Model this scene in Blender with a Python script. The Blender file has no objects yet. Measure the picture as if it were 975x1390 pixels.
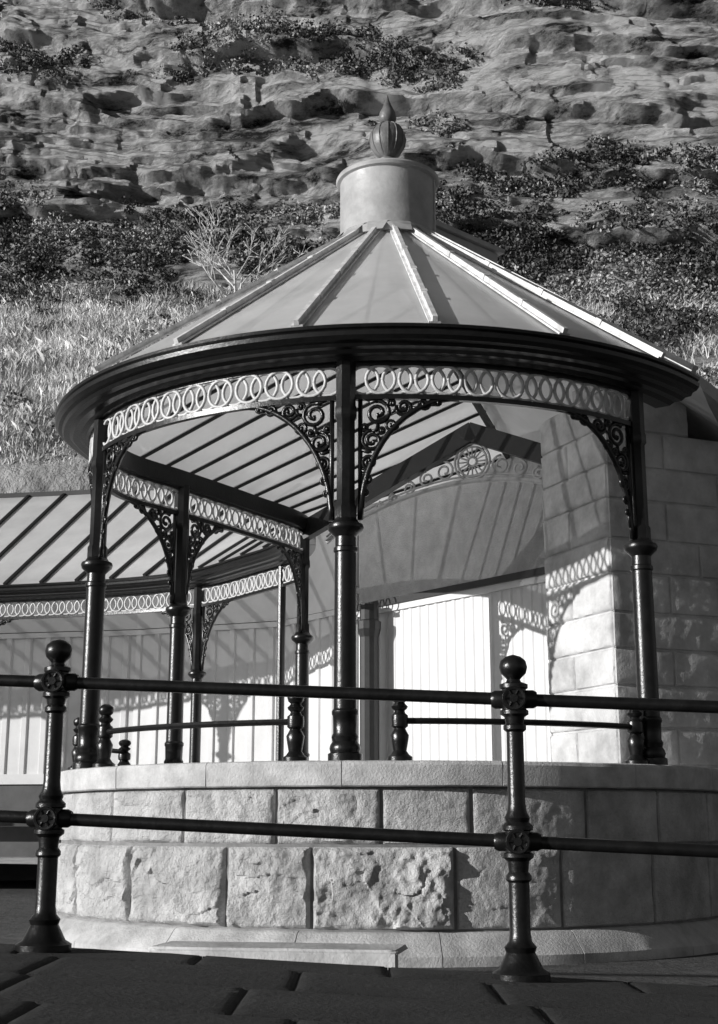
import bpy, math, random
from mathutils import Vector, noise, Matrix
import numpy as np
random.seed(7); rng=np.random.default_rng(7)
sc=bpy.context.scene
R=math.radians
def nz(x,y,z): return noise.noise(Vector((x,y,z)))
def cell(x,y,z): return noise.cell(Vector((x,y,z)))*2-1
def fbm(x,y,z,o=4):
    s=0;a=1;t=0
    for i in range(o):
        s+=a*nz(x,y,z); t+=a; a*=.55; x=x*2.03+3.1; y=y*2.03+1.7; z=z*2.03+5.3
    return s/t
def ss(a,b,x):
    t=min(1,max(0,(x-a)/(b-a))); return t*t*(3-2*t)
# ------------------------------------------------------------ materials
def mat(name,base,rough=.6,var=.3,vscale=3,bump=.3,bscale=20,bdist=.01,metal=0,spec=.5,island=0,sharp=(.32,.68)):
    m=bpy.data.materials.new(name); m.use_nodes=True
    nt=m.node_tree; N=nt.nodes; L=nt.links; b=N['Principled BSDF']
    b.inputs['Roughness'].default_value=rough; b.inputs['Metallic'].default_value=metal
    b.inputs['Specular IOR Level'].default_value=spec
    tc=N.new('ShaderNodeTexCoord')
    n=N.new('ShaderNodeTexNoise'); n.inputs['Scale'].default_value=vscale; n.inputs['Detail'].default_value=5 if bump else 2; n.inputs['Roughness'].default_value=.68
    L.new(tc.outputs['Object'],n.inputs['Vector'])
    cr=N.new('ShaderNodeValToRGB'); lo=base*(1-var); hi=min(.95,base*(1+var))
    cr.color_ramp.elements[0].position=sharp[0]; cr.color_ramp.elements[1].position=sharp[1]
    cr.color_ramp.elements[0].color=(lo,lo,lo,1); cr.color_ramp.elements[1].color=(hi,hi,hi,1)
    L.new(n.outputs['Fac'],cr.inputs['Fac']); col=cr.outputs['Color']
    if island:
        g=N.new('ShaderNodeNewGeometry'); mr=N.new('ShaderNodeMapRange')
        mr.inputs['To Min'].default_value=1-island; mr.inputs['To Max'].default_value=1+island
        L.new(g.outputs['Random Per Island'],mr.inputs['Value'])
        mx=N.new('ShaderNodeMix'); mx.data_type='RGBA'; mx.blend_type='MULTIPLY'; mx.inputs[0].default_value=1
        L.new(col,mx.inputs[6]); L.new(mr.outputs[0],mx.inputs[7]); col=mx.outputs[2]
    L.new(col,b.inputs['Base Color'])
    if bump:
        n2=N.new('ShaderNodeTexNoise'); n2.inputs['Scale'].default_value=bscale; n2.inputs['Detail'].default_value=5; n2.inputs['Roughness'].default_value=.68
        L.new(tc.outputs['Object'],n2.inputs['Vector'])
        bp=N.new('ShaderNodeBump'); bp.inputs['Strength'].default_value=bump; bp.inputs['Distance'].default_value=bdist
        L.new(n2.outputs['Fac'],bp.inputs['Height']); L.new(bp.outputs['Normal'],b.inputs['Normal'])
    return m
M_iron=mat('black_iron_paint',.008,.28,.5,14,.5,45,.004)
M_frieze=mat('pale_frieze_paint',.58,.45,.12,12,.3,60,.003)
M_stone=mat('cut_limestone',.55,.9,.34,3.2,1,44,.030,spec=.2)
M_stone_d=mat('weathered_limestone',.53,.9,.34,1.8,.6,26,.014,spec=.2)
M_cope=mat('coping_stone',.50,.85,.30,4,.8,60,.010,spec=.25)
M_mortar=mat('mortar',.20,.95,.3,8,.4,60,.005)
M_panel=mat('white_painted_panel',.66,.5,.06,2,.15,30,.004)
M_panel2=mat('cream_painted_panel',.60,.55,.08,2,.15,30,.004)
M_plaster=mat('roughcast_plaster',.70,.9,.14,5,1,48,.05,spec=.1)
M_trim=mat('dark_trim',.015,.5,.3,8,.3,40,.004)
M_rib=mat('pale_glazing_bar',.64,.5,.3,9,.4,40,.006)
M_drum=mat('lead_drum',.42,.34,.24,3,.3,14,.012)
M_dark=mat('dark_plinth_paint',.05,.6,.3,3,.3,30,.005)
M_wood=mat('bare_branch',.60,.8,.2,10,.3,60,.004)
M_leaf=mat('leaf',.22,.5,.5,.5,0,10,island=.9)
M_gorse=mat('gorse',.06,.5,.5,.5,0,10,island=.9)
M_grass=mat('dry_grass',.66,.6,.40,.30,0,10,island=.45)
def glassmat():
    m=bpy.data.materials.new('obscured_roof_glazing'); m.use_nodes=True
    nt=m.node_tree;N=nt.nodes;L=nt.links
    for n in list(N): N.remove(n)
    o=N.new('ShaderNodeOutputMaterial'); tc=N.new('ShaderNodeTexCoord')
    n=N.new('ShaderNodeTexNoise'); n.inputs['Scale'].default_value=1.6; n.inputs['Detail'].default_value=6; n.inputs['Roughness'].default_value=.66
    L.new(tc.outputs['Object'],n.inputs['Vector'])
    cr=N.new('ShaderNodeValToRGB'); cr.color_ramp.elements[0].position=.3; cr.color_ramp.elements[1].position=.7
    cr.color_ramp.elements[0].color=(.70,.70,.70,1); cr.color_ramp.elements[1].color=(.96,.96,.96,1)
    L.new(n.outputs['Fac'],cr.inputs['Fac'])
    p=N.new('ShaderNodeBsdfPrincipled'); p.inputs['Roughness'].default_value=.22; L.new(cr.outputs[0],p.inputs['Base Color'])
    t=N.new('ShaderNodeBsdfTranslucent'); t.inputs[0].default_value=(.98,.98,.98,1)
    tr=N.new('ShaderNodeBsdfTransparent'); tr.inputs[0].default_value=(.95,.95,.95,1)
    m1=N.new('ShaderNodeMixShader'); m1.inputs[0].default_value=.33
    m2=N.new('ShaderNodeMixShader'); m2.inputs[0].default_value=.10
    L.new(p.outputs[0],m1.inputs[1]); L.new(t.outputs[0],m1.inputs[2])
    L.new(m1.outputs[0],m2.inputs[1]); L.new(tr.outputs[0],m2.inputs[2]); L.new(m2.outputs[0],o.inputs[0])
    return m
M_glass=glassmat()
def rockmat():
    m=bpy.data.materials.new('limestone_cliff'); m.use_nodes=True
    nt=m.node_tree;N=nt.nodes;L=nt.links;b=N['Principled BSDF']; b.inputs['Roughness'].default_value=.95; b.inputs['Specular IOR Level'].default_value=.1
    tc=N.new('ShaderNodeTexCoord'); mp=N.new('ShaderNodeMapping'); mp.inputs['Scale'].default_value=(.42,.42,1.8)
    L.new(tc.outputs['Object'],mp.inputs[0])
    n=N.new('ShaderNodeTexNoise'); n.inputs['Scale'].default_value=.8; n.inputs['Detail'].default_value=9; n.inputs['Roughness'].default_value=.76
    L.new(mp.outputs[0],n.inputs['Vector'])
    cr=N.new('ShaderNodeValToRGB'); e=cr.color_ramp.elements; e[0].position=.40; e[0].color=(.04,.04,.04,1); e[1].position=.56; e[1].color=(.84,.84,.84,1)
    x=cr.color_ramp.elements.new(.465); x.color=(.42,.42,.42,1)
    L.new(n.outputs['Fac'],cr.inputs['Fac'])
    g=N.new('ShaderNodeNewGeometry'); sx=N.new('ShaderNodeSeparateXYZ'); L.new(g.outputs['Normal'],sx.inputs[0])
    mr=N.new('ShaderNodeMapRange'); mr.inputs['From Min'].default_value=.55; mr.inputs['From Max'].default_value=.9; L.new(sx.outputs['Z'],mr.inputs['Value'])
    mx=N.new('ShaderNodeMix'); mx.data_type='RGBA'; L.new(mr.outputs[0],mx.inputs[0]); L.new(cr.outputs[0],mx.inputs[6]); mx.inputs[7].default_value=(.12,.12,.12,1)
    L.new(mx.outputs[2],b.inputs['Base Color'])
    n2=N.new('ShaderNodeTexNoise'); n2.inputs['Scale'].default_value=2.8; n2.inputs['Detail'].default_value=9; n2.inputs['Roughness'].default_value=.8; L.new(mp.outputs[0],n2.inputs['Vector'])
    bp=N.new('ShaderNodeBump'); bp.inputs['Strength'].default_value=1; bp.inputs['Distance'].default_value=.8; L.new(n2.outputs['Fac'],bp.inputs['Height']); L.new(bp.outputs[0],b.inputs['Normal'])
    return m
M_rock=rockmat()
M_soil=mat('turf_slope',.34,.95,.5,.8,1,5,.25,spec=.1)
M_ground=mat('ground_setts',.07,.8,.4,6,.9,14,.03)
M_kerb=mat('dark_paving_slab',.020,.85,.5,3,.8,30,.015)
# ------------------------------------------------------------ mesh builder
class MB:
    def __init__(s): s.v=[]; s.f=[]
    def add(s,v,f):
        o=len(s.v); s.v+= [tuple(p) for p in v]; s.f+=[tuple(i+o for i in q) for q in f]
    def obj(s,name,m,parent=None,smooth=False,autosm=None):
        me=bpy.data.meshes.new(name); me.from_pydata(s.v,[],s.f); me.update()
        for mm in (m if isinstance(m,(list,tuple)) else [m]): me.materials.append(mm)
        if smooth: me.polygons.foreach_set('use_smooth',[True]*len(me.polygons))
        if autosm:
            try: me.set_sharp_from_angle(angle=R(autosm))
            except Exception: pass
        ob=bpy.data.objects.new(name,me); sc.collection.objects.link(ob)
        if parent: ob.parent=parent
        return ob
def empty(name,loc=(0,0,0)):
    e=bpy.data.objects.new(name,None); sc.collection.objects.link(e); return e
def tube(mb,pts,r,n=6,cap=True,ref=None):
    pts=[Vector(p) for p in pts]; m=len(pts); vs=[];fs=[]
    rr=r if isinstance(r,(list,tuple)) else [r]*m
    prev=None
    for i,p in enumerate(pts):
        t=(pts[min(i+1,m-1)]-pts[max(i-1,0)]);
        if t.length<1e-9: t=Vector((0,0,1))
        t.normalize()
        if prev is None:
            a=Vector((0,0,1)) if abs(t.z)<.9 else Vector((1,0,0)); prev=(a-t*a.dot(t)).normalized()
        x=(prev-t*prev.dot(t)); 
        if x.length<1e-6: x=t.orthogonal()
        x.normalize(); prev=x; y=t.cross(x)
        for k in range(n):
            a=2*math.pi*k/n; vs.append(p+(x*math.cos(a)+y*math.sin(a))*rr[i])
    for i in range(m-1):
        for k in range(n):
            k2=(k+1)%n; fs.append((i*n+k,i*n+k2,(i+1)*n+k2,(i+1)*n+k))
    if cap: fs.append(tuple(range(n-1,-1,-1))); fs.append(tuple((m-1)*n+k for k in range(n)))
    mb.add(vs,fs)
def revolve(mb,prof,c,n=24,rot=0):
    vs=[];fs=[];m=len(prof)
    for (r,z) in prof:
        for k in range(n):
            a=2*math.pi*k/n+rot; vs.append((c[0]+r*math.cos(a),c[1]+r*math.sin(a),z))
    for i in range(m-1):
        for k in range(n):
            k2=(k+1)%n; fs.append((i*n+k,i*n+k2,(i+1)*n+k2,(i+1)*n+k))
    fs.append(tuple(range(n-1,-1,-1))); fs.append(tuple((m-1)*n+k for k in range(n)))
    mb.add(vs,fs)
def beam(mb,p,q,w,h,up=(0,0,1),off=0):
    p=Vector(p);q=Vector(q);t=(q-p).normalized();up=Vector(up);x=t.cross(up)
    if x.length<1e-6: x=Vector((1,0,0))
    x.normalize(); u=x.cross(t).normalized()
    vs=[]
    for e in (p,q):
        for sx,su in ((-1,-1),(1,-1),(1,1),(-1,1)):
            vs.append(e+x*sx*w/2+u*(su*h/2+off))
    mb.add(vs,[(3,2,1,0),(4,5,6,7),(0,1,5,4),(1,2,6,5),(2,3,7,6),(3,0,4,7)])
# ------------------------------------------------------------ plan path of the column line
CX,CY,RC=.27,11.9,2.6
def circ(a,r=RC): a=R(a); return (CX+r*math.sin(a),CY-r*math.cos(a))
pts=[circ(a) for a in np.arange(88,-80,-2)]
tail=[circ(-70),circ(-80),(-2.17,12.35),(-1.72,13.1),(-1.13,14.1),(-.62,15.15),(-.66,16.6),(-1.35,17.8),(-2.2,18.9),(-3.5,19.6),(-5.2,20.1),(-7.5,20.5),(-10,20.8),(-14,21.2),(-16,21.4)]
for i in range(1,len(tail)-2):
    p0,p1,p2,p3=[Vector(t) for t in tail[i-1:i+3]]
    for k in range(12):
        t=k/12; pts.append(tuple(.5*((2*p1)+(p2-p0)*t+(2*p0-5*p1+4*p2-p3)*t*t+(3*p1-p0-3*p2+p3)*t**3)))
P=np.array([list(p) for p in pts]); S=np.concatenate([[0],np.cumsum(np.linalg.norm(np.diff(P,axis=0),axis=1))])
def at(s):
    x=np.interp(s,S,P[:,0]);y=np.interp(s,S,P[:,1])
    e=.06; x1=np.interp(s+e,S,P[:,0])-np.interp(s-e,S,P[:,0]);y1=np.interp(s+e,S,P[:,1])-np.interp(s-e,S,P[:,1])
    l=math.hypot(x1,y1) or 1; return x,y,-y1/l,x1/l
def sof(x,y): return float(S[np.argmin((P[:,0]-x)**2+(P[:,1]-y)**2)])
def pm(s,off,z):
    x,y,nx,ny=at(s); return (x+nx*off,y+ny*off,z)
COL={'right':45,'front':-8.4,'left':-64}
s_r,s_f,s_l=[sof(*circ(COL[k])) for k in ('right','front','left')]
s_bl=sof(-1.72,13.1); s_c4=sof(-.62,15.15); s_c5=sof(-2.2,18.9); s_c6=sof(-5.8,20.2); s_c7=sof(-9,20.7)
s_w=sof(-.62,15.9); s_st=sof(*circ(54)); s_v=sof(-.75,16.95)
s_end=S[-1]-.1
def sweep(mb,prof,s0,s1,step=.08,closed=True):
    n=max(2,int((s1-s0)/step)); m=len(prof); vs=[];fs=[]
    for i in range(n+1):
        s=s0+(s1-s0)*i/n
        for (o,z) in prof: vs.append(pm(s,o,z))
    for i in range(n):
        for k in range(m if closed else m-1):
            k2=(k+1)%m; fs.append((i*m+k,(i+1)*m+k,(i+1)*m+k2,i*m+k2))
    if closed: fs.append(tuple(range(m))); fs.append(tuple(n*m+k for k in range(m-1,-1,-1)))
    mb.add(vs,fs)
# ------------------------------------------------------------ bandstand
band=empty('victorian_bandstand'); shel=empty('colonnade_shelter')
ZB,ZC,ZF0,ZF1=.40,2.0,2.91,3.17
def column(mb,x,y,z0=ZB):
    H=ZC-z0
    prof=[(.115,z0),(.115,z0+.05),(.098,z0+.06),(.105,z0+.085),(.098,z0+.11),(.084,z0+.13),(.092,z0+.16),(.08,z0+.185),(.083,z0+.3),(.09,z0+.31),(.09,z0+.33),(.078,z0+.345),
     (.074,ZC-.2),(.083,ZC-.19),(.083,ZC-.165),(.072,ZC-.155),(.071,ZC-.09),(.09,ZC-.07),(.118,ZC-.045),(.125,ZC-.02),(.118,ZC),(.095,ZC+.01),(.07,ZC+.05),(.062,ZC+.09)]
    revolve(mb,prof,(x,y),20)
    revolve(mb,[(.08,ZC+.03),(.08,ZC+.12),(.068,ZC+.14),(.068,ZF0-.16),(.082,ZF0-.14),(.082,ZF0-.08),(.075,ZF0-.06),(.075,ZF1+.02)],(x,y),8,R(22.5))
def spiral(c,r,a0,turns,dirn=1,k=.22):
    n=int(turns*14); out=[]
    for i in range(n+1):
        t=i/n; rad=r*(1-t)**.8*(1-k)+r*k*.9; a=a0+dirn*2*math.pi*turns*t
        out.append((c[0]+rad*math.cos(a),c[1]+rad*math.sin(a)))
    return out
def bracket(mb,s,side,W=.80,H=.88,sgn=1):
    f=lambda q:pm(s+side*(q[0]),0.0,ZF0+q[1])
    T=lambda q,r=.011,n=5: tube(mb,[f(p) for p in q],r,n)
    u0=.10
    T([(u0,0),(u0,-H)],.018)
    T([(W-(W-u0)*math.cos(t), -H+H*math.sin(t)) for t in [math.pi/2*i/16 for i in range(17)]],.022)
    T([(u0+.02+(W-u0)*(1-math.cos(t))*1-.0, -H+.08+(H-.08)*math.sin(t)*.985) for t in [math.pi/2*i/16 for i in range(12)]],.012)
    for (c,r,a,tn,d) in [((.225,-.115),.095,2.2,1.6,-1),((.41,-.075),.062,3.3,1.5,1),((.55,-.05),.042,0,1.4,-1),((.65,-.033),.026,3.1,1.2,1),
        ((.185,-.315),.078,1.6,1.6,1),((.165,-.47),.055,4.7,1.5,-1),((.15,-.59),.042,1.2,1.4,1),((.135,-.69),.03,4.5,1.3,-1),
        ((.32,-.20),.05,.5,1.4,-1),((.25,-.24),.03,3.5,1.2,1),((.325,-.045),.032,4,1.2,-1),((.13,-.215),.03,4,1.2,1)]:
        sp=spiral(c,r,a,tn,d); T(sp,.016 if r>.05 else .012)
        e=sp[-1]; tube(mb,[f((e[0]-.008,e[1])),f((e[0]+.008,e[1]))],.022,6)
    for a,b in [((.12,0),(.225,-.03)),((.225,-.20),(.185,-.25)),((.32,-.11),(.36,-.06)),((.47,-.08),(.52,-.05)),((.11,-.38),(.18,-.39)),((.11,-.53),(.16,-.53)),((.60,-.05),(.63,-.03))]:
        T([a,((a[0]+b[0])/2+.012,(a[1]+b[1])/2-.012),b],.016)
def frieze(mbr,mbl,s0,s1):
    L=s1-s0; n=max(2,round(L/.118)); p=L/n; zc=(ZF0+ZF1)/2; r=.104
    for i in range(n):
        sc_=s0+p*(i+.5)
        off=.006 if i%2 else -.006
        q=[pm(sc_+r*math.cos(a),off,zc+r*math.sin(a)) for a in [2*math.pi*k/18 for k in range(19)]]
        tube(mbl,q,.0135,5,cap=False)
        for zz in (zc+.088,zc-.088):
            tube(mbl,[pm(sc_+p/2,-.012,zz),pm(sc_+p/2,.012,zz)],.014,6)
    for z,h in ((ZF0,.018),(ZF1-.012,.018)):
        sweep(mbr,[(-.022,z-h),(.022,z-h),(.022,z+h),(-.022,z+h)],s0,s1)
iron=MB(); fr=MB(); frr=MB(); br=MB()
for a in (s_r,s_f,s_l): column(iron,*at(a)[:2])
column(iron,*at(s_bl)[:2]); column(iron,*at(s_c4)[:2])
for a,b in ((s_r,s_f),(s_f,s_l),(s_l,s_bl),(s_bl,s_c4)): frieze(frr,fr,a+.07,b-.07)
for s in (s_r,s_f,s_l,s_bl): bracket(br,s,1)
for s in (s_f,s_l,s_bl,s_c4): bracket(br,s,-1)
iron.obj('cast_iron_columns',M_iron,band,True,35); br.obj('scroll_brackets',M_iron,band,True)
fr.obj('frieze_rings',M_frieze,band,True); frr.obj('frieze_rails',M_iron,band)
eave=[(-.06,3.165),(.06,3.165),(.10,3.185),(.16,3.185),(.19,3.205),(.24,3.21),(.255,3.235),(.285,3.245),(.31,3.27),(.315,3.30),(.30,3.315),(.315,3.325),(.32,3.345),(.30,3.355),(.28,3.33),(-.06,3.33)]
g=MB(); sweep(g,eave,s_st,s_w); g.obj('eave_gutter',M_iron,band,True,25)
# roof
ZE=3.35; ZA=5.18
roof=MB(); ribs=MB(); raft=MB(); RE=2.90
RB=Vector((1.9,16.2,4.25))
def ridge_pt(s):
    x,y,nx,ny=at(s)
    s90=sof(*circ(-78))
    if s<=s90:
        a=math.atan2(x-CX,-(y-CY)); return (CX+.40*math.sin(a),CY-.40*math.cos(a),ZA)
    t=min(1,(s-s90)/(s_w-s90)); a=Vector((CX-.39,CY,ZA))
    m=Vector((CX+.1,CY+.38,ZA-.02))
    if t<.15: q=a.lerp(m,t/.15)
    else: q=m.lerp(RB,(t-.15)/.85)
    return tuple(q)
def eave_pt(s,z=ZE,off=.29): return pm(s,off,z)
n=150; vs=[];fs=[]
for i in range(n+1):
    s=s_st+(s_w-s_st)*i/n; e=Vector(eave_pt(s)); r=Vector(ridge_pt(s)); 
    for k in range(5):
        v=e.lerp(r,k/4); vs.append(v)
for i in range(n):
    for k in range(4): fs.append((i*5+k,(i+1)*5+k,(i+1)*5+k+1,i*5+k+1))
roof.add(vs,fs)
be=[circ(54,2.89),(2.9,11.0),(3.3,12.0),(3.5,13.0),(3.6,15.0)]
br_=[(CX+.40*math.sin(R(54)),CY-.40*math.cos(R(54)),ZA),(CX+.38,CY+.1,ZA),(CX+.3,CY+.3,ZA),(CX+.1,CY+.38,ZA-.02),tuple(RB)]
vs=[(p[0],p[1],ZE+.02) for p in be]+br_; roof.add(vs,[(i,i+1,i+6,i+5) for i in range(4)])
e1=pm(s_w,.29,ZE); e2=pm(s_w+.25,.29,ZE); x_,y_,nx_,ny_=at(s_w+.25)
r2=(x_-nx_*3.0,y_-ny_*3.0,5.5)
roof.add([e1,e2,r2,tuple(RB)],[(0,1,2),(0,2,3)])
roof.obj('glazed_roof',M_glass,band,True)
for k in range(-5,3):
    a=5+19*k
    if a<-84: continue
    a_=R(a); e=Vector((CX+RE*math.sin(a_),CY-RE*math.cos(a_),ZE+.0)); r=Vector((CX+.43*math.sin(a_),CY-.43*math.cos(a_),ZA-.02))
    up=Vector((math.sin(a_)*.6,-math.cos(a_)*.6,.8))
    beam(ribs,e,r,.036,.045,up,.032); beam(ribs,e,r,.085,.014,up,.010)
    beam(raft,e,r,.04,.05,up,-.03)
    for t in (.22,.45,.68): beam(ribs,e.lerp(r,t),e.lerp(r,t+.02),.05,.055,up,.034)
for k in range(-5,4):
    a_=R(5+19*k-9.5); e=Vector((CX+RE*math.sin(a_),CY-RE*math.cos(a_),ZE)); r=Vector((CX+.43*math.sin(a_),CY-.43*math.cos(a_),ZA-.02))
    beam(raft,e,r,.025,.03,Vector((math.sin(a_)*.6,-math.cos(a_)*.6,.8)),-.022)
a_=R(52); e=Vector((CX+RE*math.sin(a_),CY-RE*math.cos(a_),ZE)); r=Vector((CX+.43*math.sin(a_),CY-.43*math.cos(a_),ZA-.02)); beam(ribs,e,r,.07,.08,(0,0,1),.03)
s=sof(*circ(-84)); i=0
while s<s_w:
    e=Vector(eave_pt(s));r=Vector(ridge_pt(s)); beam(raft,e,r,.022,.028,(0,0,1),-.02); beam(ribs,e,r,.022,.008,(0,0,1),.012); s+=.37
beam(ribs,(CX+.1,CY+.38,ZA+.03),tuple(RB+Vector((0,0,.05))),.18,.07)
beam(raft,(CX+.1,CY+.38,ZA-.10),tuple(RB+Vector((0,0,-.1))),.05,.08)
ribs.obj('glazing_bars',M_rib,band); raft.obj('rafters',M_trim,band)
dr=MB(); revolve(dr,[(.52,ZA-.06),(.50,ZA+.02),(.455,ZA+.05),(.445,ZA+.07),(.445,ZA+.60),(.475,ZA+.61),(.485,ZA+.635),(.475,ZA+.655),(.455,ZA+.665),(.25,ZA+.70),(.05,ZA+.72)],(CX,CY),48)
for k in range(14):
    a=2*math.pi*k/14; dr.add([(CX+rr_*math.cos(a+b),CY+rr_*math.sin(a+b),zz) for rr_,b,zz in ((.46,-.2,ZA+.06),(.46,.2,ZA+.06),(.60,.12,ZA-.085),(.60,-.12,ZA-.085))],[(0,1,2,3)])
for a in (R(-20),R(60),R(150)):
    beam(dr,(CX+.447*math.cos(a),CY+.447*math.sin(a),ZA+.07),(CX+.447*math.cos(a),CY+.447*math.sin(a),ZA+.60),.025,.012,(math.cos(a),math.sin(a),0))
dr.obj('roof_drum',M_drum,band,True,30)
fl=MB(); z=ZA+.70
revolve(fl,[(.12,z),(.11,z+.03),(.06,z+.06),(.05,z+.13),(.085,z+.15),(.085,z+.17),(.06,z+.18),(.12,z+.235),(.155,z+.30),(.168,z+.37),(.160,z+.44),(.125,z+.50),(.07,z+.535),(.055,z+.55),(.075,z+.565),(.085,z+.60),(.075,z+.66),(.045,z+.72),(.018,z+.79),(.004,z+.85)],(CX,CY),24)
for k in range(12):
    a=2*math.pi*k/12
    tube(fl,[(CX+r*math.cos(a),CY+r*math.sin(a),z+h) for r,h in ((.06,.19),(.12,.24),(.158,.31),(.170,.38),(.155,.45),(.12,.505),(.07,.535))],.008,5)
fl.obj('finial',mat('finial_lead',.15,.4,.4,9,.4,30,.01),band,True,50)
rb=MB(); beam(rb,(.55,12.25,5.30),(1.25,12.85,5.26),.34,.40); beam(rb,(.55,12.25,5.53),(1.3,12.9,5.49),.42,.05); rb.obj('ridge_vent',M_drum,band)
# truss with arch + fan rosette
T0=Vector((-.58,15.12)); TD=Vector((.89,-.455)).normalized()
tm=lambda u,z,o=0:(T0.x+TD.x*u-TD.y*-o, T0.y+TD.y*u-TD.x*o, z)
tr=MB()
beam(tr,tm(-.05,3.16),tm(2.03,4.06),.12,.20); beam(tr,tm(1.97,4.06),tm(4.1,3.16),.12,.20)
tr.obj('gable_truss',M_trim,band)
to=MB()
arch=[tm(.25+3.5*i/30, 3.02+.50*math.sin(math.pi*i/30)**.8) for i in range(31)]; tube(to,arch,.028,6)
arch=[tm(.25+3.5*i/30, 3.08+.50*math.sin(math.pi*i/30)**.8) for i in range(31)]; tube(to,arch,.012,6)
zc=3.73
for r in (.20,.165,.05): tube(to,[tm(2+r*math.cos(a),zc+r*math.sin(a)) for a in [2*math.pi*k/28 for k in range(29)]],.014,5)
for k in range(16):
    a=2*math.pi*k/16; tube(to,[tm(2+.05*math.cos(a),zc+.05*math.sin(a)),tm(2+.165*math.cos(a),zc+.165*math.sin(a))],.009,4)
for sg in (-1,1):
    for (u,zz,r,d) in ((.32,3.66,.11,1),(.53,3.60,.09,-1),(.74,3.52,.075,1),(.93,3.43,.06,-1),(1.1,3.36,.05,1)):
        tube(to,[tm(2+sg*q[0],q[1]) for q in spiral((u,zz),r,1.5,1.5,d)],.013,5)
to.obj('truss_scrollwork',M_frieze,band,True)
sp=MB()
def stub(x,y,z0=ZB,k=1.0):
    pr=[(.075,0),(.075,.03),(.055,.045),(.04,.07),(.05,.13),(.055,.17),(.04,.2),(.034,.215),(.05,.23),(.052,.27),(.05,.30),(.034,.315),(.03,.33),(.045,.345),(.05,.36),(.035,.375),(.03,.385),(.045,.40),(.052,.425),(.045,.45),(.02,.468)]
    revolve(sp,[(r*1.12,z0+h*k) for r,h in pr],(x,y),14)
SA=[(-56,1),(-15.5,1),(0,1),(40.2,1),(-72,.9),(-112,.75)]
for a,k in SA: stub(*circ(a,2.6),k=k)
def crail(a0,a1,z,r=.021):
    n=12; tube(sp,[(*circ(a0+(a1-a0)*i/n,2.6),z) for i in range(n+1)],r,8)
crail(-56,-15.5,.665); crail(0,40.2,.665); crail(-72,-112,.64)
sp.obj('coping_handrail',M_iron,band,True,40)
# ------------------------------------------------------------ block walls
def blocks(mb,mapf,u0,u1,v0,v1,rough,seed,res=.028,g=.004):
    u0+=g;u1-=g;v0+=g;v1-=g
    def lin(a,b):
        n=max(3,int((b-a)/res)); l=[a,a+.006,a+.014]+[a+.014+(b-a-.028)*i/n for i in range(1,n)]+[b-.014,b-.006,b]; return l
    U=lin(u0,u1);V=lin(v0,v1);vs=[];fs=[]
    ph=seed*7.31
    tilt=(random.random()-.5)*rough*.6
    lo=.6+.5*random.random()
    for v in V:
        for u in U:
            d=min(u-u0,u1-u,v-v0,v1-v)
            e=-.022*(1-ss(0,.014,d))
            if rough>0:
                w=ss(.004,.035+.03*nz(u*9,v*9,ph),d)
                a=fbm(u*2.6+ph,v*2.6,ph,4)
                b=1-abs(fbm(u*5+ph,v*5,ph+4,3))*3; c=fbm(u*15,v*15,ph,4)
                # conchoidal chips: tilted facets
                cx_=u*5+1.2*nz(u*4,v*4,ph); cy_=v*6+1.2*nz(u*4,v*4,ph+9)
                fa=cell(cx_,cy_,ph)*(cx_-math.floor(cx_)-.5)+cell(cx_+50,cy_,ph)*(cy_-math.floor(cy_)-.5)
                e+=w*rough*(.45+1.1*a*lo+.16*b+.36*c+.14*fa)+w*tilt*(u-u0)/(u1-u0)
            else:
                e+=.002*fbm(u*12+ph,v*12,ph,3)
            vs.append(mapf(u,v,e))
    m=len(U)
    for j in range(len(V)-1):
        for i in range(m-1): fs.append((j*m+i,j*m+i+1,(j+1)*m+i+1,(j+1)*m+i))
    mb.add(vs,fs)
RW=2.70
cm=lambda u,v,e:(CX+(RW+e)*math.sin(u/RW),CY-(RW+e)*math.cos(u/RW),v)
wb=MB(); wm=MB()
c1=[-150,-133,-115,-98,-80,-64,-48.5,-32.5,-17.5,-2.7,9.8,27.5,42,58,75,92]
c2=[-150,-130,-110,-92,-75,-59,-43,-25,-12.3,7.4,23,40,57,74,92]
rg1=[.02,.02,.02,.03,.03,.03,.035,.055,.045,.014,.012,.012,.015,.02,.02]
for i in range(len(c1)-1): blocks(wb,cm,R(c1[i])*RW,R(c1[i+1])*RW,-.135,.235,rg1[i],i+1,.014 if -80<c1[i]<10 else .035)
for i in range(len(c2)-1): blocks(wb,cm,R(c2[i])*RW,R(c2[i+1])*RW,-.66,-.135,(.072 if c2[i]==-12.3 else .058) if c2[i]<5 else .014,i+40,.011 if -80<c2[i]<20 else .035)
wb.obj('rock_faced_wall_blocks',M_stone,band,True,40)
vs=[];fs=[];N_=90
for i in range(N_+1):
    a=R(-150+242*i/N_)
    for r,z_ in ((RW-.012,-.9),(RW-.012,.24),(2.45,.24),(2.45,-.9)): vs.append((CX+r*math.sin(a),CY-r*math.cos(a),z_))
for i in range(N_):
    for k in range(4): fs.append((i*4+k,(i+1)*4+k,(i+1)*4+(k+1)%4,i*4+(k+1)%4))
wm.add(vs,fs); wm.obj('wall_core',M_mortar,band)
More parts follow.
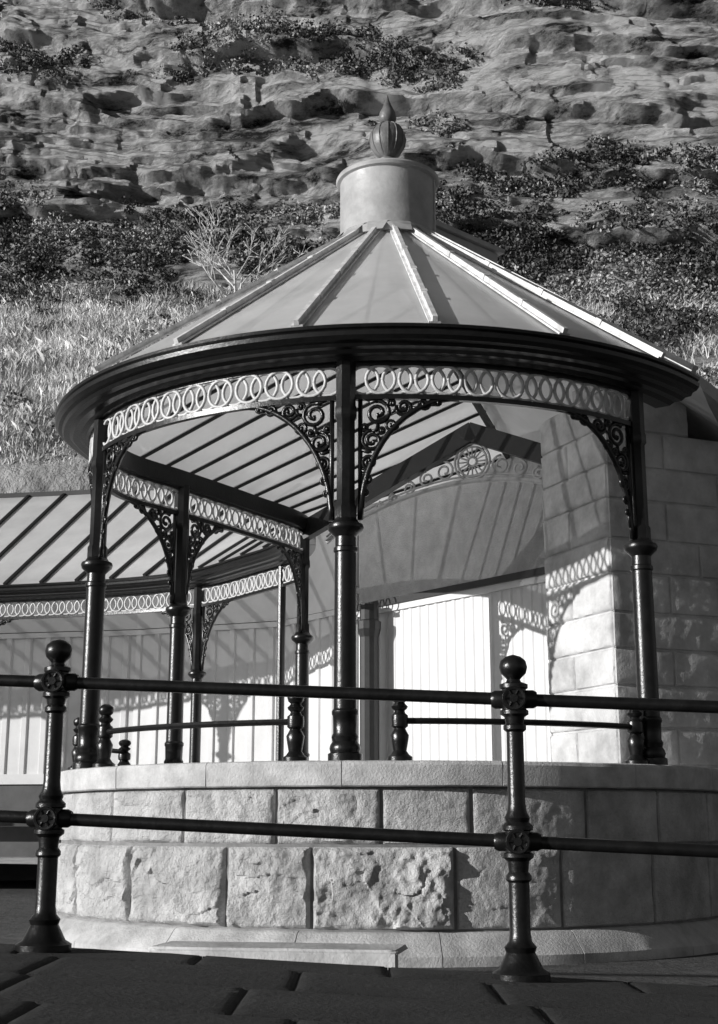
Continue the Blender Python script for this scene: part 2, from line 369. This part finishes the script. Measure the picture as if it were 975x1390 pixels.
def ringstones(angs,prof,name,m,gap=.0022,wob=.003):
    mb=MB()
    for j in range(len(angs)-1):
        a0=R(angs[j])+gap/2;a1=R(angs[j+1])-gap/2;n=24;vs=[];fs=[];k=len(prof);dz=random.uniform(-wob,wob)
        for i in range(n+1):
            a=a0+(a1-a0)*i/n
            for r,z_ in prof:
                q=.008*fbm(a*14,z_*9,j,3); vs.append((CX+(r+q)*math.sin(a),CY-(r+q)*math.cos(a),z_+dz+q*.5))
        for i in range(n):
            for q in range(k): fs.append((i*k+q,(i+1)*k+q,(i+1)*k+(q+1)%k,i*k+(q+1)%k))
        fs.append(tuple(range(k)));fs.append(tuple(n*k+q for q in range(k-1,-1,-1))); mb.add(vs,fs)
    mb.obj(name,m,band,True,30)
ringstones([-150,-120,-95,-70,-46,-28,-8,14,36,58,80,96],[(2.42,.237),(2.745,.237),(2.755,.245),(2.76,.375),(2.748,.395),(2.73,.402),(2.42,.402)],'coping',M_cope)
ringstones([-150,-120,-95,-72,-52,-33,-14,5,24,44,66,92],[(2.5,-1.0),(2.86,-1.0),(2.86,-.80),(2.84,-.78),(2.735,-.675),(2.70,-.663),(2.5,-.663)],'plinth',M_cope)
fm=MB(); fm.add([(CX+2.45*math.cos(t),CY+2.45*math.sin(t),-.2) for t in [2*math.pi*k/40 for k in range(40)]],[tuple(range(40))]); fm.obj('bandstand_floor',M_cope,band)
# ------------------------------------------------------------ stone building (right)
bld=empty('stone_pier_building')
C=Vector((2.08,11.3));DR=Vector((.924,.382));DL=Vector((-.382,.924))
pf=MB()
def fl_map(u,v,e): p=C+DL*u-DR*e; return (p.x,p.y,v)
def fr_map(u,v,e): p=C+DR*u-DL*e; return (p.x,p.y,v)
courses=[-.9,-.55,-.2,.12,.46,.76,1.1,1.40,1.70,2.03,2.32,2.66,2.95,3.27,3.6]
sd=100
for i in range(len(courses)-1):
    z0,z1=courses[i],courses[i+1]
    us=[0,1.08] if i%2 else [0,.62,1.08]
    for a,b in zip(us[:-1],us[1:]): sd+=1; blocks(pf,lambda u,v,e:fl_map(1.08-u,v,e),1.08-b,1.08-a,z0,z1,.020,sd,.022,.002)
    us=[0,.33 if i%2 else .58]
    k=0
    while us[-1]<6: us.append(us[-1]+random.uniform(.42,.85))
    for a,b in zip(us[:-1],us[1:]):
        if z1>3.3 and a>.6: continue
        sd+=1; blocks(pf,fr_map,a,b,z0,z1,.012,sd,.035,.002)
pf.obj('dressed_stone_faces',M_stone_d,bld,True,45)
def prism(mb,poly,z0,z1):
    n=len(poly); vs=[(p[0],p[1],z0) for p in poly]+[(p[0],p[1],z1) for p in poly]
    mb.add(vs,[tuple(range(n-1,-1,-1)),tuple(n+i for i in range(n))]+[(i,(i+1)%n,n+(i+1)%n,n+i) for i in range(n)])
q=lambda u,v:tuple(C+DR*u+DL*v)
pc=MB(); prism(pc,[q(.015,.015),q(.75,.015),q(.75,1.07),q(.015,1.07)],-.9,3.6); prism(pc,[q(.752,.015),q(6,.015),(9,15),(3.35,14.3),q(.752,1.07)],-.9,3.27)
pc.obj('wall_core',M_stone_d,bld)
rs=MB()
def sl(u0,z0,u1,z1,v0,v1,th):
    vs=[]
    for (u,z_) in ((u0,z0),(u1,z1)):
        for v in (v0,v1):
            p=q(u,v); vs+= [(p[0],p[1],z_-th),(p[0],p[1],z_)]
    rs.add(vs,[(0,1,3,2),(4,6,7,5),(0,4,5,1),(2,3,7,6),(1,5,7,3),(0,2,6,4)])
sl(.36,3.94,1.25,3.44,-.35,1.07,.12); sl(1.25,3.44,6.2,3.40,-.35,3.0,.12)
for v in (-.2,.25,.7): 
    a=q(.36,v);b=q(1.25,v); beam(rs,(a[0],a[1],3.96),(b[0],b[1],3.46),.05,.05)
rs.obj('lead_roof',M_drum,bld)
# ------------------------------------------------------------ rear walls
def wallseg(p,q_,z0,z1,name,m,parent,th=.12,rib=None,ribm=None,ribw=.05,ribd=.03):
    p=Vector(p);q2=Vector(q_);d=(q2-p).normalized();nn=Vector((-d.y,d.x))
    if nn.y>0 : nn=-nn
    mb=MB(); prism(mb,[tuple(p),tuple(q2),tuple(q2-nn*th),tuple(p-nn*th)],z0,z1); mb.obj(name,m,parent)
    if rib:
        mb=MB();L=(q2-p).length;u=rib/2
        while u<L:
            a=p+d*(u-ribw/2);b=p+d*(u+ribw/2); bv=min(.018,ribd*1.3); c_=p+d*(u-ribw/2+bv)+nn*ribd; e=p+d*(u+ribw/2-bv)+nn*ribd
            prism(mb,[tuple(a),tuple(c_),tuple(e),tuple(b)],z0+.02,z1-.06); u+=rib
        beam(mb,(*(p+nn*.02),z0+.08),(*(q2+nn*.02),z0+.08),.05,.16); beam(mb,(*(p+nn*.02),z1-.04),(*(q2+nn*.02),z1-.04),.05,.08)
        mb.obj(name+'_battens',ribm or m,parent)
A=Vector((.27,17.8));B=Vector((2.1,15.4));AB=(B-A).normalized();A2=A-AB*.45;B2=A+AB*4.4
wallseg(A2,B2,-.1,2.72,'ribbed_panel_wall',M_panel,shel,.15,.165,None,.08,.015)
wallseg(A2,B2,2.80,5.0,'roughcast_gable_wall',M_plaster,shel,.15)
tb=MB(); o=Vector((-.8,-.6))*.03; beam(tb,(A2.x+o.x,A2.y+o.y,2.76),(B2.x+o.x,B2.y+o.y,2.76),.10,.08)
revolve(tb,[(.14,-.5),(.14,-.2),(.12,-.15),(.12,2.3),(.15,2.4),(.15,2.5),(.12,2.52),(.12,2.72)],(.13,17.55),12); tb.obj('dark_trim',M_trim,shel)
bw=[(A2.x-.02,A2.y+.05),(.1,19.6),(-1.2,21.4),(-3.6,22.4),(-6.5,23.0),(-10,23.5),(-15,24)]
for i in range(len(bw)-1):
    wallseg(bw[i],bw[i+1],.62,3.05,'panel_wall_%d'%i,M_panel2,shel,.12,.34,None,.12,.03)
    wallseg(bw[i],bw[i+1],-.9,.60,'wall_plinth_%d'%i,M_dark,shel,.14)
    wallseg(bw[i],bw[i+1],3.07,5.2,'upper_wall_%d'%i,M_panel2,shel,.12)
bn=MB()
for i in range(1,len(bw)-1):
    p=Vector(bw[i]);q2=Vector(bw[i+1]);beam(bn,(p.x-.1,p.y-.35,.0),(q2.x-.1,q2.y-.35,.0),.42,.06); 
bn.obj('bench_seat',M_trim,shel)
si=MB();sf=MB();sfr=MB();sb=MB()
for s in (s_c5,s_c6,s_c7): column(si,*at(s)[:2],z0=-.5)
x,y=-.97,17.25; revolve(si,[(.05,-.5),(.05,3.3)],(x,y),10)
frieze(sfr,sf,s_v,s_c5-.07); frieze(sfr,sf,s_c5+.07,s_c6-.07); frieze(sfr,sf,s_c6+.07,s_c7-.07); frieze(sfr,sf,s_c7+.07,s_end)
for s in (s_c5,s_c6,s_c7):
    bracket(sb,s,1);bracket(sb,s,-1)
si.obj('cast_iron_columns',M_iron,shel,True,35);sf.obj('frieze_rings',M_frieze,shel,True);sfr.obj('frieze_rails',M_iron,shel);sb.obj('scroll_brackets',M_iron,shel,True)
g=MB(); sweep(g,eave,s_w+.02,s_end); g.obj('eave_gutter',M_iron,shel,True,25)
rf=MB();rt=MB();vs=[];fs=[];n=120;s0=s_w+.25
def rg(s):
    x,y,nx,ny=at(s);return Vector((x-nx*3.0,y-ny*3.0,5.5))
for i in range(n+1):
    s=s0+(s_end-s0)*i/n;e=Vector(pm(s,.29,ZE));r=rg(s)
    for k in range(3): vs.append(e.lerp(r,k/2))
for i in range(n):
    for k in range(2): fs.append((i*3+k,(i+1)*3+k,(i+1)*3+k+1,i*3+k+1))
rf.add(vs,fs);rf.obj('glazed_roof',M_glass,shel,True)
s=s0
while s<s_end:
    e=Vector(pm(s,.29,ZE));beam(rt,e,rg(s),.05,.07,(0,0,1),0); s+=.58
for i in range(60):
    a=s0+(s_end-s0)*i/60;b=s0+(s_end-s0)*(i+1)/60; beam(rt,rg(a),rg(b),.14,.08)
rt.obj('roof_battens',M_trim,shel)
fb=MB(); fb.add([(-16,20.2,-.52),(-5,19,-.5),(0,16,-.5),(1.5,16,-.5),(1.5,20,-.5),(-1,22,-.5),(-16,25,-.52)],[(0,1,2,3,4,5,6)]); fb.obj('shelter_floor',M_cope,shel)
# ------------------------------------------------------------ foreground railing
rail=empty('iron_railing')
rp=MB()
PX=[(-3.06,5.9,-.40),(-1.235,5.7,-.48),(.61,5.5,-.567),(2.44,5.3,-.653)]
ang=math.atan2(-.2,1.83)
def rpost(x,y,z0):
    pr=[(.11,0),(.11,.025),(.085,.04),(.07,.07),(.055,.10),(.062,.12),(.045,.14),(.040,.17),(.040,.36),(.05,.37),(.05,.385),(.038,.40),(.042,.44),
     (.060,.455),(.060,.47),(.05,.475),(.05,.555),(.060,.56),(.060,.575),(.045,.59),(.05,.605),(.038,.63),(.034,.66),(.033,.94),(.045,.95),(.045,.965),(.035,.975),(.04,1.0),
     (.056,1.01),(.056,1.025),(.048,1.03),(.048,1.11),(.056,1.115),(.056,1.13),(.03,1.14),(.026,1.15),(.035,1.16),(.05,1.175),(.056,1.20),(.05,1.225),(.03,1.242),(.005,1.25)]
    pr=[(r*1.0,z0+h*.975) for r,h in pr]
    revolve(rp,pr,(x,y),18)
    for zz in (.515,1.07):
        zc=z0+zz*.975; d=Vector((math.sin(-ang)*-1,-math.cos(ang),0)).normalized()
        for sg in (1,-1):
            c=Vector((x,y,zc))
            tube(rp,[c+d*sg*.03,c+d*sg*.062],.048,18)
            tube(rp,[c+d*sg*.05,c+d*sg*.068],[.02,.016],10)
            tx=Vector((d.y*-1,d.x,0))
            ring=[c+d*sg*.062+tx*.040*math.cos(a)+Vector((0,0,.040*math.sin(a))) for a in [2*math.pi*i/18 for i in range(19)]]
            tube(rp,ring,.007,5,cap=False)
            for i in range(6):
                a=math.pi*i/3; tube(rp,[c+d*sg*.063+tx*.018*math.cos(a)+Vector((0,0,.018*math.sin(a))),c+d*sg*.063+tx*.036*math.cos(a)+Vector((0,0,.036*math.sin(a)))],.006,4)
        tx=Vector((math.cos(ang),math.sin(ang),0))
        for sg in (-1,1): tube(rp,[Vector((x,y,zc))+tx*sg*.03,Vector((x,y,zc))+tx*sg*.075,Vector((x,y,zc))+tx*sg*.09],[.036,.036,.028],12)
for p in PX: rpost(*p)
for zz in (.515,1.07):
    for a,b in zip(PX[:-1],PX[1:]):
        A_=Vector((a[0],a[1],a[2]+zz*.975));B_=Vector((b[0],b[1],b[2]+zz*.975))
        tube(rp,[A_,B_],.0245,14)
    d=(Vector(PX[0])-Vector(PX[1]));tube(rp,[Vector(PX[0])+Vector((0,0,zz*.975)),Vector(PX[0])+d*2+Vector((0,0,zz*.975))],.0245,12)
    d=(Vector(PX[3])-Vector(PX[2]));tube(rp,[Vector(PX[3])+Vector((0,0,zz*.975)),Vector(PX[3])+d*2+Vector((0,0,zz*.975))],.0245,12)
rp.obj('posts_and_rails',M_iron,rail,True,40)
# dark paved footway under the railing, ending in a retaining face on the camera side
kw=MB(); d=Vector((1.83,-.2,-.087)); st=Vector((-1.235,5.7,-.48)); dn=d.normalized()
sd=300
for row,(v0,v1) in enumerate(((-.18,.20),(-.80,-.18),(-1.45,-.80),(-2.10,-1.45),(-2.75,-2.10))):
    t=-4.0-row*.17
    while t<4.5:
        w=random.uniform(.36,.52); a=st+d*t; L=w*d.length
        def kt(u,v,e,a=a): p=a+dn*u; return (p.x,p.y+v,p.z+e*.35)
        blocks(kw,kt,0,L,v0,v1,.012,sd,.04,.001); sd+=1
        if row==0:
            def kb(u,v,e,a=a): p=a+dn*(L-u); return (p.x,p.y+.20+e,p.z+v)
            blocks(kw,kb,0,L,-.6,0,.008,sd,.06,.001)
        if row==4:
            def km(u,v,e,a=a): p=a+dn*u; return (p.x,p.y-2.75-e,p.z+v)
            blocks(kw,km,0,L,-.45,0,.02,sd,.06); blocks(kw,km,0,L,-.9,-.45,.02,sd+1,.06); blocks(kw,km,0,L,-1.4,-.9,.02,sd+2,.06)
        t+=w
kw.add([tuple(st+d*-4.3+Vector((0,.19,-.012))),tuple(st+d*4.8+Vector((0,.19,-.012))),tuple(st+d*4.8+Vector((0,-2.74,-.012))),tuple(st+d*-4.3+Vector((0,-2.74,-.012)))],[(0,1,2,3)])
kw.obj('paved_footway',M_kerb,None,True,40)
stp=MB()
cst=Vector((-.50,7.9));dd=Vector((.98,-.17)).normalized();nn=Vector((dd.y,-dd.x))
def smf(u,v,e): p=cst+dd*u+nn*e; return (p.x,p.y,v)
def smt(u,v,e): p=cst+dd*u-nn*v; return (p.x,p.y,-.655-.0*u+e)
blocks(stp,smf,-.68,.72,-.95,-.655,.01,501,.05); blocks(stp,smt,-.68,.72,0,.42,.006,502,.05)
stp.obj('stone_step',M_stone_d,None,True,40)
# ------------------------------------------------------------ ground
gm=MB();vs=[];fs=[]
xs=list(np.arange(-150,-12,12))+list(np.arange(-12,12.1,.5))+list(np.arange(24,151,12))
ys=[-120,-60,-20,-5,0,2,4,5.0,5.25]+list(np.arange(6,26,.5))+[30,50,90,160]
for y in ys:
    for x in xs:
        t=-.047*max(-8,min(8,x))
        z=-1.68+t*.6
        if y>5.1: z=-.86+.012*nz(x,y,0)
        if 5.1<y<6.2 and x>1: z=-.98
        vs.append((x,y,z))
m=len(xs)
for j in range(len(ys)-1):
    for i in range(m-1): fs.append((j*m+i,j*m+i+1,(j+1)*m+i+1,(j+1)*m+i))
gm.add(vs,fs);gm.obj('ground',M_ground,None,True)
# ------------------------------------------------------------ hillside & cliff
prof=[(24.2,-1.2),(24.5,6.1),(25.2,6.8),(31,10.6),(37,14.2),(38.7,16.4),(40.2,18.7),(41.2,22),(42.3,26),(43.6,30.5),(45.5,36),(52,40),(75,43),(160,44)]
pp=np.array(prof,float);ps=np.concatenate([[0],np.cumsum(np.linalg.norm(np.diff(pp,axis=0),axis=1))])
sv=np.concatenate([np.arange(0,ps[4],.2),np.arange(ps[4],ps[9],.095),np.arange(ps[9],ps[10],.3),np.linspace(ps[10]+.5,ps[-1],14)])
xv=np.concatenate([np.linspace(-120,-17.5,14),np.arange(-16.5,17,.105),np.linspace(18,120,14)])
def hill(x,s):
    y=float(np.interp(s,ps,pp[:,0]));z=float(np.interp(s,ps,pp[:,1]))
    w=ss(ps[4]-1,ps[6],s)*(1-ss(ps[10],ps[11],s)); g=ss(ps[1],ps[2]+1,s)
    d=g*(.7*nz(x*.12,z*.12,3)+.28*fbm(x*.6,y*.6,1,3))
    y2=y+d*1.2; z2=z+d*.2+.4*g*nz(x*.07,5,2)
    if w>0:
        big=nz(x*.08,z*.10,9)*1.1+nz(x*.22,z*.25,4)*.35
        wx=.6*nz(x*.5,z*.7,51); wz=.40*nz(x*.12,z*.15,52)+.10*nz(x*.9,z*.8,53)
        st=z*.40+wz*1.0; ci=math.floor(st); fr_=st-ci
        led=(ss(0,.07,fr_)-fr_)*(.8+.8*nz(x*.16,ci*3.7,1))
        st2=z*1.5+wz*1.8+.25*nz(x*.3,z*.2,21); c2_=math.floor(st2); f2=st2-c2_
        led2=(ss(0,.13,f2)-f2)*(.26+.40*nz(x*.30,c2_*2.1,3))
        st3=z*4.6+wz*4; c3_=math.floor(st3); f3=st3-c3_; led3=(ss(0,.25,f3)-f3)*(.10+.16*nz(x*.6,c3_*1.3,6))
        b1=.06*cell(x*.35+wx+ci*.37,ci*1.0+.5,.5)+.05*cell(x*.9+wx*1.6+c2_*.31,c2_+.5,7.5)+.02*cell(x*2.4+wx*2+c3_*.4,c3_+.5,3.5)
        rough=.20*fbm(x*1.1,z*2.4,7,5)+.12*(abs(fbm(x*1.8,z*4,17,4)))
        cav=-.7*ss(.24,.42,nz(x*.14,z*.5,71))
        e=w*(big+led+led2+led3+b1+rough+cav)
        y2-=e; z2+=.10*w*nz(x*.8,z*.8,3)
    k=1-.38*max(-16,min(16,x))/40
    return x,y2*k,z2*k
vs=[hill(x,s) for s in sv for x in xv]
m=len(xv);nj=len(sv)
me=bpy.data.meshes.new('rocky_cliff_hillside')
fs=[(j*m+i,j*m+i+1,(j+1)*m+i+1,(j+1)*m+i) for j in range(nj-1) for i in range(m-1)]
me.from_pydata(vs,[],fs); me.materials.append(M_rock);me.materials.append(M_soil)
mi=[]
for j in range(nj-1):
    for i in range(m-1):
        mi.append(1 if sv[j]<ps[4]-.3+1.2*nz(xv[i]*.3,j*.05,2) else 0)
me.polygons.foreach_set('material_index',mi); me.polygons.foreach_set('use_smooth',[True]*len(mi)); me.update()
try: me.set_sharp_from_angle(angle=R(30))
except Exception: pass
hobj=bpy.data.objects.new('rocky_cliff_hillside',me);sc.collection.objects.link(hobj)
def leafmesh(name,cent,rad,nl,size,m,flat=.75):
    N=len(cent)*nl
    c=np.repeat(np.array(cent),nl,0); r=np.repeat(np.array(rad),nl)
    d=rng.normal(size=(N,3)); d/=np.linalg.norm(d,axis=1)[:,None]; d[:,1]=-abs(d[:,1])*.9
    k=rng.uniform(.35,1,N)**.5
    p=c+d*(r*k)[:,None]*np.array([1.15,.8,flat])
    a=rng.normal(size=(N,3));a/=np.linalg.norm(a,axis=1)[:,None]
    b=np.cross(a,rng.normal(size=(N,3)));b/=np.linalg.norm(b,axis=1)[:,None]
    sz=size*rng.uniform(.6,1.4,N)[:,None]
    v=np.empty((N,4,3)); v[:,0]=p-a*sz; v[:,1]=p-b*sz*.55; v[:,2]=p+a*sz; v[:,3]=p+b*sz*.55
    me=bpy.data.meshes.new(name); me.vertices.add(N*4); me.vertices.foreach_set('co',v.reshape(-1).astype(np.float32))
    me.loops.add(N*4); me.loops.foreach_set('vertex_index',np.arange(N*4,dtype=np.int32))
    me.polygons.add(N); me.polygons.foreach_set('loop_start',np.arange(0,N*4,4,dtype=np.int32)); me.update(calc_edges=True); me.validate()
    me.materials.append(m); ob=bpy.data.objects.new(name,me); sc.collection.objects.link(ob)
cI=[];rI=[];cG=[];rG=[]
for _ in range(26000):
    x=random.uniform(-16,16.5); s=random.uniform(ps[2],ps[10])
    z=float(np.interp(s,ps,pp[:,1]))
    bank=ss(ps[4]-.6,ps[4]+.8,s)*(1-ss(ps[5]+.2,ps[6]+1.0,s))
    right=ss(3,8,x)*ss(ps[3],ps[3]+4,s)*(1-ss(ps[5],ps[6]+1,s))
    patch=ss(.13,.26,nz(x*.14,z*.42,40)+.45*nz(x*.6,z*.9,8))
    tuft=.08*ss(.1,.3,nz(x*.5,s*.5,90))*(s<ps[4])
    pr=max(bank*1.1*(.75+nz(x*.3,z*.5,6)*1.4),right*ss(-.3,.1,nz(x*.4,s*.5,61)),patch*.6*(s>ps[5])*(1-ss(ps[8]-1,ps[9],s)*.6),tuft)
    if random.random()<pr:
        p=hill(x,s); rr=random.uniform(.12,.40)
        q_=(p[0],p[1]-rr*.15,p[2]+rr*.2)
        if nz(x*.35,z*.5,15)+random.uniform(-.25,.25)>.06: cI.append(q_);rI.append(rr)
        else: cG.append(q_);rG.append(rr*1.15)
leafmesh('ivy_bushes',cI,rI,34,.055,M_leaf); leafmesh('gorse_bushes',cG,rG,40,.055,M_gorse)
def grassmesh(name,N,m):
    X=rng.uniform(-14,15,N);Sx=rng.uniform(ps[2]-.5,ps[4]+.9,N)
    keep=[];
    for x,s in zip(X,Sx):
        k=nz(x*.5,s*.5,77)+.5*nz(x*1.5,s*1.5,7)
        if random.random()< .6+1.1*k - .5*ss(4,10,x)*ss(-.1,.2,nz(x*.4,s*.4,61)): keep.append(hill(x,s))
    p=np.array(keep);N=len(p)
    L=rng.uniform(.10,.32,N); ph=np.array([nz(a[0]*.45,a[1]*.45,5) for a in p]); p3=np.array([fbm(a[0]*.8,a[1]*.8,9,2) for a in p])
    L*=1+1.0*ph
    lean=rng.normal(size=(N,2))*.30+np.stack([.25*p3+.12,-.15+0*p3],1)
    w=.008*rng.uniform(.7,1.5,N); an=rng.uniform(0,math.pi,N)
    v=np.empty((N,5,3)); dx=np.stack([np.cos(an)*w,np.sin(an)*w,np.zeros(N)],1)
    up=np.array([0,0,1.0]); l3=np.concatenate([lean,np.zeros((N,1))],1)
    mid=p+up*(L*.6)[:,None]+l3*(L*.45)[:,None]; tip=p+up*(L*.93)[:,None]+l3*(L*1.5)[:,None]
    v[:,0]=p-dx;v[:,1]=p+dx;v[:,2]=mid+dx*.8;v[:,3]=tip;v[:,4]=mid-dx*.8
    me=bpy.data.meshes.new(name); me.vertices.add(N*5); me.vertices.foreach_set('co',v.reshape(-1).astype(np.float32))
    me.loops.add(N*5); me.loops.foreach_set('vertex_index',np.arange(N*5,dtype=np.int32))
    me.polygons.add(N); me.polygons.foreach_set('loop_start',np.arange(0,N*5,5,dtype=np.int32)); me.update(calc_edges=True); me.validate()
    me.materials.append(m); ob=bpy.data.objects.new(name,me); sc.collection.objects.link(ob)
grassmesh('dry_grass',180000,M_grass)
bt=MB()
def grow(p,d,L,r,dep):
    n=4;q=[Vector(p)];rr=[r]
    for i in range(n):
        d=(d+Vector((random.gauss(0,.10),random.gauss(0,.10),random.gauss(0,.06)+.03))).normalized(); q.append(q[-1]+d*L/n); rr.append(r*(1-.4*(i+1)/n))
    tube(bt,q,rr,5)
    if dep>0:
        for k in range(random.choice((2,3,3))):
            t=random.randint(2,n); dd=(d+Vector((random.gauss(0,.6),random.gauss(0,.3),random.gauss(.05,.3)))).normalized()
            grow(q[t],dd,L*random.uniform(.6,.85),max(.012,rr[t]*.7),dep-1)
sT=float(np.interp(36.0,pp[:,0],ps)); bp_=hill(-3.45,sT)
for k in range(4): grow(Vector(bp_)+Vector((0,-.3,-.1)),Vector((-.55+.36*k,random.uniform(-.25,.05),1)).normalized(),1.25,.045,4)
bt.obj('bare_tree',M_wood,None,True)
# ------------------------------------------------------------ light, sky, camera
el=13.5; az=Vector((-math.sin(R(67)),-math.cos(R(67))))
sv_=Vector((az.x*math.cos(R(el)),az.y*math.cos(R(el)),math.sin(R(el))))
sun=bpy.data.lights.new('sun','SUN'); sun.energy=5.0; sun.angle=R(.5); sun.color=(1,.99,.98)
so=bpy.data.objects.new('sun',sun); so.rotation_euler=sv_.to_track_quat('Z','Y').to_euler(); sc.collection.objects.link(so)
w=bpy.data.worlds.new('World'); sc.world=w; w.use_nodes=True; nt=w.node_tree
bg=nt.nodes['Background']; sky=nt.nodes.new('ShaderNodeTexSky'); sky.sky_type='NISHITA'; sky.sun_disc=False; sky.sun_elevation=R(el); sky.sun_rotation=math.atan2(az.x,az.y)%(2*math.pi)
bw_=nt.nodes.new('ShaderNodeRGBToBW'); nt.links.new(sky.outputs[0],bw_.inputs[0]); nt.links.new(bw_.outputs[0],bg.inputs[0]); bg.inputs[1].default_value=.052
cam=bpy.data.cameras.new('camera'); co=bpy.data.objects.new('camera',cam); sc.collection.objects.link(co); sc.camera=co
co.location=(0,0,0); co.rotation_euler=(R(90+14),0,0); cam.sensor_width=36; cam.lens=1880/1390*36; cam.shift_y=-45/1390; cam.clip_end=500; cam.clip_start=.05
sc.view_settings.view_transform='Standard'; sc.view_settings.look='None'; sc.view_settings.exposure=0
